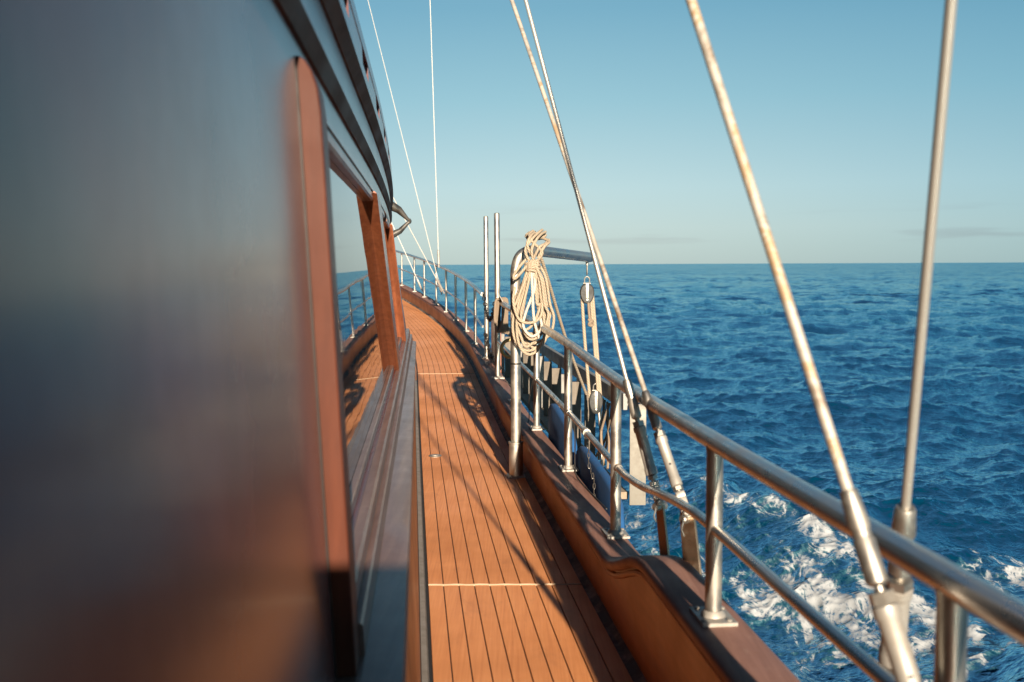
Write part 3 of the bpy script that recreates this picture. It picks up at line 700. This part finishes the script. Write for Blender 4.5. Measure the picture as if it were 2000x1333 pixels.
# horn cleat on the bend
cc = Vector((0.165, 7.02, 1.685))
m = MB(); m.tube([cc+Vector((-.075,0,.012)), cc+Vector((-.05,0,.004)), cc, cc+Vector((.05,0,-.002)), cc+Vector((.085,0,-.006))], [0.004, 0.011, 0.014, 0.011, 0.004], 12)
m.tube([cc, cc-Vector((0.02,0,0.085))], 0.013, 12); par(m.build('horn_cleat', M['fitting'], dav), dav)

coil = thing('rope_coil', 'cream rope hung in long loops from the bent davit top', 'rope', (0.12, 6.9, 1.5))
def cpt(px, py, depth):      # lay-out measure: 3.58 mm per unit at the davit
    return Vector((0.025+(px-1007)*0.00358, 6.96+depth, 1.5-(py-517)*0.00358))
RR = 0.0098
loops = [  # left x, right x, bottom y, depth of the hank
    (1002, 1068, 684, -0.10), (1000, 1080, 668, -0.075), (1008, 1062, 690, -0.13), (1012, 1075, 650, -0.055), (1010, 1056, 672, -0.115),
    (1016, 1068, 660, -0.15), (1004, 1052, 640, -0.14), (1020, 1072, 676, -0.09), (1014, 1060, 655, -0.07)]
kx, ky = 1042, 512
for i, (xl, xr, yb, dp) in enumerate(loops):
    j = random.uniform
    cx = (xl+xr)/2 + j(-3, 3); topx = kx + j(-5, 7)
    pts = [cpt(topx, ky-2, dp), cpt(kx-(kx-xl)*0.42+j(-3, 3), ky+34+j(-6, 6), dp), cpt(xl+6+j(-3, 2), ky+80, dp-0.012), cpt(xl+j(-2, 2), yb-46, dp-0.006),
           cpt(xl+8, yb-14, dp), cpt(cx-4, yb+j(-1, 3), dp-0.01), cpt(xr-9, yb-13, dp+0.006), cpt(xr+j(-1, 3), yb-46, dp+0.012), cpt(xr-6+j(-3, 3), ky+80, dp),
           cpt(kx+(xr-kx)*0.5+j(-3, 3), ky+32+j(-6, 6), dp-0.01)]
    m = MB(); m.tube(catmull(pts, 8, True), RR, 10, closed=True); par(m.build('rope_loop', M['rope'], coil), coil)
# the whiter loops in the middle, and the short loop at the left
for pts, mt in (([(1040, 520, -.12), (1044, 560, -.16), (1026, 610, -.17), (1022, 636, -.17), (1038, 654, -.18), (1056, 640, -.17), (1054, 618, -.16)], 'rope_white'),
                ([(1037, 520, -.12), (1039, 560, -.17), (1042, 620, -.175), (1052, 658, -.17)], 'rope_white'),
                ([(1030, 505, -.10), (1016, 520, -.13), (1004, 538, -.13), (1007, 544, -.13), (1022, 528, -.14), (1034, 512, -.13)], 'rope'),
                ([(1006, 560, -.12), (1003, 590, -.15), (1014, 622, -.17), (1036, 628, -.18), (1054, 617, -.17), (1058, 590, -.14), (1052, 550, -.13)], 'rope')):
    m = MB(); m.tube(catmull([cpt(*p) for p in pts], 10), RR, 10); par(m.build('rope_loop', M[mt], coil), coil)
# gathering turns under the arm and the lashings up to the cleat
for i in range(5):
    zc = 1.516 - i*0.0175; m = MB()
    pts = [Vector((0.142 + 0.046*math.cos(a) + 0.004*math.sin(3*a+i), 6.85 + 0.048*math.sin(a), zc + 0.014*math.cos(a+i*0.5))) for a in [2*math.pi*k/20 for k in range(20)]]
    m.tube(pts, RR, 10, closed=True); par(m.build('rope_turn', M['rope'], coil), coil)
hs = [[(1034, 512, -.12), (1026, 490, -.13), (1038, 470, -.12), (1052, 456, -.04), (1060, 450, .03)],
      [(1042, 512, -.13), (1038, 490, -.15), (1046, 472, -.13), (1056, 460, -.06), (1066, 454, .02)],
      [(1048, 512, -.13), (1058, 494, -.15), (1040, 474, -.13), (1034, 460, -.05), (1042, 452, .03)],
      [(1038, 515, -.12), (1052, 486, -.16), (1064, 478, -.10), (1072, 470, -.02)],
      [(1046, 514, -.11), (1030, 482, -.14), (1036, 464, -.10), (1044, 456, -.02)],
      [(1050, 505, -.14), (1062, 484, -.15), (1072, 474, -.08), (1060, 466, -.02)]]
for h_ in hs:
    m = MB(); m.tube(catmull([cpt(*p) for p in h_], 8), RR, 10); par(m.build('rope_strand', M['rope'], coil), coil)
for i in range(5):       # figure-of-eight turns on the cleat
    m = MB(); pts = []
    for k in range(28):
        a = 2*math.pi*k/28; r_ = 0.050+0.006*i
        pts.append(cc + Vector((r_*math.sin(a)*(1.0 if i % 2 else 0.8) - 0.006+0.004*i, -0.022*math.sin(2*a+i*0.3)-0.014, 0.010+0.013*i*0.55 + 0.020*math.cos(a)*math.cos(a*0.5+i) - 0.012)))
    m.tube(pts, RR*0.95, 8, closed=True); par(m.build('rope_turn', M['rope'], coil), coil)

def block(center, hgt, wid, label, rings=True):
    b = thing('pulley_block', label, 'pulley', center, 'tackle blocks under the davit arm')
    for sgn in (-1, 1):
        m = MB(); n = 18; prof = []
        for k in range(n):
            a = 2*math.pi*k/n; x = math.copysign(abs(math.cos(a))**0.8, math.cos(a))*wid*0.5; z = math.copysign(abs(math.sin(a))**0.9, math.sin(a))*hgt*0.5
            prof.append((x*(1.0 - 0.22*max(0, -z)/(hgt*0.5)), z))
        rws = []
        for y, f in ((0.010, 0.94), (0.014, 1.0), (0.024, 1.0), (0.031, 0.88)):
            rws.append([Vector((x*f, sgn*y, z*f)) for x, z in prof])
        m = loft(rws if sgn > 0 else rws[::-1]); m.build('cheek', M['blockgrey'], b, angle=35)
    m = MB(); m.tube([Vector((0, -0.009, 0)), Vector((0, 0.009, 0))], wid*0.42, 20); m.build('sheave', M['black'], b)
    m = MB()
    for sgn in (-1, 1): m.box((0, sgn*0.035, 0.022), (0.022, 0.005, hgt*0.72))
    for zz in (-0.3, 0.28):
        m.tube([Vector((0, -0.042, zz*hgt)), Vector((0, 0.042, zz*hgt))], 0.009, 10)
    m.build('strap', M['steel2'], b, bevel=0.0015)
    def shackle(z0, up):
        m = MB(); pts = []
        for k in range(13):
            a = math.pi*k/12; pts.append(Vector((0.020*math.cos(a), 0, z0 + up*(0.030+0.024*math.sin(a)))))
        m.tube([Vector((0.020, 0, z0))] + pts + [Vector((-0.020, 0, z0))], 0.0055, 8)
        m.tube([Vector((-0.03, 0, z0)), Vector((0.03, 0, z0))], 0.006, 8); m.build('shackle', M['fitting'], b)
    shackle(hgt*0.5, 1)
    return b
ub = block(Vector((0.608, 8.06, 1.262)), 0.165, 0.115, 'grey pulley block hanging by shackles from the end of the davit arm')
m = MB(); pts = [Vector((0.608, 8.055+0.016*math.cos(a), 1.455+0.04*math.sin(a)*1.0-0.0)) for a in [2*math.pi*k/16 for k in range(16)]]
m.tube(pts, 0.0055, 8, closed=True); m.tube([Vector((0.608, 8.05, 1.49)), Vector((0.608, 8.05, 1.52))], 0.012, 10); par(m.build('eye_ring', M['fitting'], ub), ub)
lb = block(Vector((0.683, 8.08, 0.375)), 0.19, 0.115, 'grey pulley block at the bottom of the tackle above the stowed ladder')
def rope_thing(name, pts, r, mt, label, grp=None):
    m = MB(); m.tube(catmull(pts, 8), r, 10); o = m.build(name, M[mt], None); tag(o, label, 'rope', grp); return o
g_ = 'falls of the davit tackle'
rope_thing('tackle_rope', [(0.566, 8.06, 1.25), (0.590, 8.07, 0.9), (0.636, 8.08, 0.38)], 0.0135, 'rope', 'left-hand cream rope fall between the two pulley blocks', g_)
rope_thing('tackle_rope', [(0.655, 8.09, 1.25), (0.685, 8.09, 0.9), (0.728, 8.09, 0.36)], 0.0135, 'rope', 'thick outer right-hand cream rope fall between the two pulley blocks', g_)
rope_thing('tackle_rope', [(0.640, 8.07, 1.23), (0.666, 8.075, 0.9), (0.706, 8.08, 0.40)], 0.0125, 'rope', 'inner right-hand cream rope fall between the two pulley blocks', g_)
rope_thing('tackle_rope', [cpt(1052, 500, -.12), cpt(1062, 520, -.05), (0.41, 7.5, 0.93), (0.60, 8.02, 0.45)], 0.0115, 'rope', 'single rope slanting from the rope coil down to the lower pulley block', g_)
bk = rope_thing('tail_rope', [(0.617, 8.02, 1.19), (0.622, 8.02, 1.11), (0.633, 8.02, 1.03), (0.640, 8.02, 1.0)], 0.0105, 'rope_old', 'short knotted rope tail below the upper pulley block')
m = MB()
for i in range(3):
    pts = [Vector((0.636+0.018*math.cos(a), 8.02+0.018*math.sin(a+i), 1.03+0.014*(i-1)+0.012*math.sin(a*1+i*2))) for a in [2*math.pi*k/14 for k in range(14)]]
    m.tube(pts, 0.009, 8, closed=True)
m.build('knot', M['rope_old'], bk)

# second small hank on the rail near the gate
hk = thing('rope_hank', 'small grey-brown rope hank slung over the railing beside the taller gate post', 'rope', P(9.55, 0.86, 1.13))
for i in range(6):
    x0 = i*0.011-0.03; m = MB(); L = 0.26+0.05*random.random()
    c0 = P(9.55+0.02*i, 0.862, 1.12) + Vector((x0, 0, 0))
    pts = [c0+Vector((-.035, 0, 0.0)), c0+Vector((-.02, 0, .045)), c0+Vector((.02, 0, .05)), c0+Vector((.035, 0, 0)), c0+Vector((.03, 0, -L*.6)), c0+Vector((-.01+.01*i, 0, -L)), c0+Vector((-.04, 0, -L*.6))]
    m.tube(catmull(pts, 6, True), 0.0115, 8, closed=True); par(m.build('rope_loop', M['rope_old'], hk), hk)
m = MB(); c0 = P(9.5, 0.85, 1.17); m.tube(catmull([c0+Vector((0.02,0,-.04)), c0+Vector((.0,0,.0)), c0+Vector((-.025,0,.05)), c0+Vector((-.02,0,.12)), c0+Vector((-.012,0,.15))], 5), 0.006, 8)
o = m.build('hook', M['fitting'], hk); par(o, hk)
m = MB(); c0 = Vector((-0.065, 7.6, 0.87)); m.tube(catmull([c0+Vector((.10,0,.035)), c0+Vector((.05,0,.055)), c0+Vector((.0,0,.03)), c0+Vector((-.015,0,-.03)), c0+Vector((.02,0,-.07)), c0+Vector((.06,0,-.08))], 6), 0.013, 10)
tag(m.build('hose_hook', M['yellow'], None), 'pale yellow curved hook poking out left of the davit post below the rope coil', 'hook')

# ------------------------------------------------------------------ shrouds
def shroud(base, top, rw, label, wmat='wire', tb=1.0, rf=1.0, terminal=True, grp='shrouds running up from the starboard rail'):
    base, top = Vector(base), Vector(top); d = (top-base).normalized()
    t = thing('shroud', label, 'shroud', base, grp)
    q = lambda x: d*x
    def part(name, prof, mt, segs=20):
        m = MB(); m.tube([q(x) for x, _ in prof], [r*(rf if name != 'wire' else 1) for _, r in prof], segs); return m.build(name, M[mt], t, angle=35)
    k = tb
    part('wire', [(0.50*k, rw), (1.2, rw), (2.5, rw), ((top-base).length, rw)], wmat, 14)
    part('swage_terminal', [(0.345*k, .0125*k), (0.352*k, .0185*k), (0.42*k, .0185*k), (0.425*k, .0155*k), (0.435*k, .0155*k), (0.445*k, .0185*k), (0.50*k, .0155*k), (0.506*k, .0135*k)], 'fitting')
    part('threaded_rod', [(0.07*k, .0085*k), (0.36*k, .0085*k)], 'fitting', 12)
    part('lock_nut', [(0.315*k, .0215*k), (0.335*k, .0215*k)], 'fitting', 6)
    b = part('turnbuckle_body', [(0.115*k, .014*k), (0.12*k, .0215*k), (0.145*k, .0215*k), (0.15*k, .0195*k), (0.29*k, .0195*k), (0.295*k, .0225*k), (0.312*k, .0225*k), (0.316*k, .016*k)], 'galv')
    side = Vector((0, -1, 0)); side = (side - d*side.dot(d)).normalized()
    m = MB(); c = q(0.20*k) + side*0.0185*k; m.tube([c, c+side*0.0016], 0.0045*k, 10); m.build('inspection_hole', M['black'], b)
    part('lock_nut', [(0.10*k, .019*k), (0.114*k, .019*k)], 'fitting', 6)
    # fork: two cheeks and a pin
    sx_ = d.cross(side).normalized()
    m = MB(); rot = Matrix((sx_, side, d)).transposed()
    for sg in (-1, 1): m.box(q(0.035*k) + side*0.015*k*sg, (0.034*k, 0.008*k, 0.085*k), rot)
    m.box(q(0.082*k), (0.034*k, 0.040*k, 0.022*k), rot); m.build('fork', M['fitting'], t, bevel=0.003)
    m = MB(); m.tube([q(0.008)-side*0.034*k, q(0.008)-side*0.030*k, q(0.008)+side*0.030*k, q(0.008)+side*0.034*k], [0.010*k, 0.014*k, 0.014*k, 0.010*k], 14)
    m.build('pin', M['fitting'], t)
    return t
sA = shroud((0.668, 1.47, 0.668), (-1.42, 4.18, 9.0), 0.0098, 'thick shroud with worn flaking sleeve passing in front of the near top rail', 'wornwire', 0.98)
sB = shroud((0.815, 2.10, 0.545), (0.09, -0.91, 9.0), 0.0095, 'rightmost shroud, nearly upright stranded wire passing behind the top rail', 'wire', 1.0, 1.3)
sW1 = shroud((0.548, 3.65, 0.607), (-1.55, 5.54, 9.0), 0.0082, 'thin bright shroud, left of the crossing pair over the middle of the railing', 'wire', 0.95, 1.12)
sW2 = shroud((0.600, 3.36, 0.635), (-1.83, 8.3, 9.0), 0.0092, 'brown-stained shroud, right of the crossing pair over the middle of the railing', 'wornwire', 0.95)
def chainplate(top, foot, label, w=0.065):
    top, foot = Vector(top), Vector(foot); c = thing('chainplate', label, 'chainplate', foot, 'chainplates outside the cap rail')
    d = top-foot; L = d.length; d.normalize(); side = Vector((0.62, -0.78, 0)); side = (side-d*side.dot(d)).normalized(); sx_ = d.cross(side)
    rot = Matrix((side, sx_, d)).transposed()
    m = MB(); n = 10; prof = [(-w/2, -0.25), (w/2, -0.25), (w*0.38, L)] + [(w*0.38*math.cos(a), L+w*0.38*math.sin(a)) for a in [math.pi*(k+1)/n for k in range(n-1)]] + [(-w*0.38, L)]
    rws = [[rot @ Vector((u, y, v)) for u, v in prof] for y in (-0.005, 0.005)]
    m = loft(rws); m.build('plate', M['cap2'], c, smooth=False, bevel=0.0015)
    m = MB(); p = d*(L-0.005) + sx_*0.0
    m.tube([p - sx_*0.03, p - sx_*0.026, p + sx_*0.026, p + sx_*0.03], [0.012, 0.016, 0.016, 0.012], 14); m.build('bolt', M['fitting'], c)
    m = MB(); pts = [p - sx_*0.032 + Vector((0.0, -0.012*math.sin(a*2)-0.003, 0)) + d*(-0.028*a) + side*0.006*math.cos(a*3) for a in [k*0.25 for k in range(9)]]
    m.tube(pts, 0.003, 6); m.build('split_ring', M['fitting'], c)
    return c
M['cap2'] = m_steel('browned_chainplate', (0.42, 0.30, 0.20), 0.38, 0.7)
chainplate((0.600, 3.36, 0.632), (0.612, 3.33, 0.47), 'browned steel chainplate with a clevis pin under the brown-stained shroud', 0.085)
chainplate((0.548, 3.65, 0.605), (0.566, 3.62, 0.40), 'narrow steel chainplate under the thin bright shroud', 0.05)
chainplate((0.668, 1.47, 0.668), (0.765, 1.44, 0.47), 'steel chainplate at the foot of the worn-sleeved shroud near the camera', 0.07)
chainplate((0.815, 2.10, 0.543), (0.765, 2.09, 0.47), 'steel chainplate at the foot of the rightmost shroud', 0.06)

def thin(name, base, top, r, label):
    base, top = Vector(base), Vector(top); t = thing('stay', label, 'stay', base, 'thin forward stays in the distance')
    d = (top-base).normalized()
    m = MB(); m.tube([d*0.3, top-base], r, 8); m.build('wire', M['wire_bright'], t)
    m = MB(); m.tube([Vector((0,0,0)), d*0.05, d*0.06, d*0.3, d*0.31], [0.012, 0.012, 0.022, 0.022, 0.010], 10); m.build('turnbuckle', M['galv'], t)
    return t
STAYS = [  # base (s, lat, z), top (x, y, z), label
    ((-1.235, 17.6, 0.98), (-3.105, 22.0, 7.3), 'leftmost slanting thin stay running from the bow railing to the top edge of the photo'),
    ((-1.28, 17.55, 1.45), (-1.40, 17.6, 6.4), 'upright thin stay rising straight from the bow rail to the top edge'),
    ((-1.18, 17.4, 1.0), (-2.75, 16.2, 4.2), 'thin knotted stay crossing in front of the steel bracket'),
    ((-1.85, 20.8, 0.93), (-3.1, 21.0, 3.7), 'short thin stay low on the left behind the steel bracket')]
for b, t, lab in STAYS: thin('stay', b, t, 0.0062, lab)

# ------------------------------------------------------------------ stowed boarding ladder, blue pads
LK = 1.4
def LP(s, l, z): return P(LK*s, LK*l, 1.5-(1.5-z)*LK)
lad = thing('boarding_ladder', 'aluminium boarding ladder stowed on edge outside the railing with weathered treads', 'ladder', LP(6.0, 1.1, 0.2))
def lbox(name, s0, s1, l0, l1, z0, z1, mt, bevel=0.004):
    rws = [[LP(s, l0, z0), LP(s, l1, z0), LP(s, l1, z1), LP(s, l0, z1)] for s in srange(s0, s1, 1.0)]
    return par(loft(rws).build(name, M[mt], lad, smooth=False, bevel=bevel), lad)
lbox('side_rail', 5.35, 12.0, 1.135, 1.165, 0.71, 0.80, 'alloy_board')
lbox('side_rail', 5.35, 12.0, 1.02, 1.165, 0.22, 0.26, 'beige')
s = 6.15; i = 1
while s < 11.9:
    lbox('tread', s, s+0.03, 1.06+0.008*(i % 2), 1.133, 0.262, 0.708, 'tread' if i % 3 else 'alloy_board', 0.003)
    lbox('brace', s+0.12, s+0.22, 1.136, 1.146, 0.262, 0.708, 'alloy_board', 0.002)
    s += 0.42+0.05*((i*5) % 3); i += 1
m = MB(); m.box(LP(5.30, 1.205, 0.475), (0.123, 0.016, 0.77)); par(m.build('end_plate', M['beige2'], lad, bevel=0.004), lad)
for k, (sx0, l0) in enumerate(((5.75, 1.10), (5.86, 1.12))):
    a = LP(sx0, l0, 0.28); b = LP(sx0+0.12-0.06*k, l0-0.01, 0.74)
    m = MB(); m.tube([a, a.lerp(b, .5)+Vector((0.01, 0, 0)), b], 0.012, 10); par(m.build('lift_rod', M['fitting'], lad), lad)
for k in range(5):
    a = LP(5.95-0.09*k, 1.10, 0.34); b = LP(5.62+0.07*k, 1.13, 0.70); mid = a.lerp(b, .5)+Vector((0.03*((-1)**k), 0, -0.02))
    m = MB(); m.tube(catmull([a, mid, b], 6), 0.010, 8); par(m.build('lashing', M['rope_old'], lad), lad)
def pad(s0, s1, ztop0, ztop1, label):
    b = P(s0, 0.985, 0.0); m = MB(); rws = []
    n = 14
    for i in range(n+1):
        u = i/n; s = s0+(s1-s0)*u; e = math.sqrt(max(0.0, 1-abs(2*u-1)**5))
        zt = (ztop0+(ztop1-ztop0)*u); z0 = -0.05; zt = z0+(zt-z0)*(0.55+0.45*e)
        t = 0.008 + 0.017*e
        rws.append([P(s, 0.985-t, z0+0.02), P(s, 0.985-t, zt-0.015), P(s, 0.985-t*0.5, zt), P(s, 0.985+t*0.5, zt), P(s, 0.985+t, zt-0.015), P(s, 0.985+t, z0+0.02)])
    o = loft(rws).build('fender_pad', M['blue'], None, angle=60); tag(o, label, 'fender', 'blue fender pads hung outside the bulwark'); return o
pad(4.62, 5.95, 0.40, 0.47, 'nearer blue padded fender board hung between bulwark and ladder')
pad(5.98, 7.15, 0.45, 0.56, 'farther blue padded fender board hung between bulwark and ladder')
# dark red fashion board in the gate opening
m = loft([[P(10.7, 0.93, 0.25), P(10.7, 0.955, 0.25), P(10.7, 0.955, 0.86), P(10.7, 0.93, 0.86)], [P(11.75, 0.93, 0.3), P(11.75, 0.955, 0.3), P(11.75, 0.955, 0.92), P(11.75, 0.93, 0.92)]])
tag(m.build('gate_board', M['trim'], None, smooth=False, bevel=0.006), 'dark red wooden board standing in the gate opening between the two tall posts', 'board')
# small chain and thin cord hanging on the near rail
m = MB(); a = P(5.15, 0.90, 0.60)
for i in range(13):
    c = a + Vector((0.006*math.sin(i)+0.004*i, -0.006*i, -0.016-0.026*i)); d = Vector((0, 0, 1)); side = Vector((1, 0, 0)) if i % 2 else Vector((0, 1, 0))
    m.tube([c + d*0.016*math.cos(2*math.pi*k/8) + side*0.006*math.sin(2*math.pi*k/8) for k in range(8)], 0.0020, 5, closed=True)
tag(m.build('chain', M['darksteel'], None), 'thin chain hanging from the clamp on the mid rail in front of the blue pads', 'chain')
cz = capz(5.7)
m = MB(); m.tube(catmull([P(5.76, .93, .62), P(5.70, .932, .50), P(5.68, .930, cz+.02), P(5.45, .915, cz+.006), P(5.1, .925, cz+.006), P(4.8, .94, cz+.004)], 8), 0.004, 6)
tag(m.build('cord', M['black'], None), 'thin dark cord running down a stanchion and along the worn cap rail', 'cord')
m = MB(); m.tube(catmull([P(7.2, .87, .66), P(7.22, .862, .60), P(7.3, .855, .50), P(7.35, .86, .36), P(7.33, .85, .33)], 8), 0.004, 6)
tag(m.build('cord', M['black'], None), 'short black cord tied round the mid rail behind the davit post', 'cord')

# ------------------------------------------------------------------ deck plate
c = P(7.71, 0.165, 0.0052)
dp = thing('deck_filler', 'round steel deck filler cap set between the planks', 'filler cap', c)
m = MB(); m.tube([Vector((0,0,0)), Vector((0,0,0.004)), Vector((0,0,0.007)), Vector((0,0,0.007))], [0.052, 0.052, 0.046, 0.03], 28); m.build('rim', M['fitting'], dp)
m = MB(); m.tube([Vector((0,0,0.006)), Vector((0,0,0.0105)), Vector((0,0,0.0115))], [0.028, 0.027, 0.02], 22); m.build('lid', M['galv'], dp)
m = MB(); m.box((0, 0, 0.0125), (0.03, 0.005, 0.003)); m.build('slot', M['black'], dp)
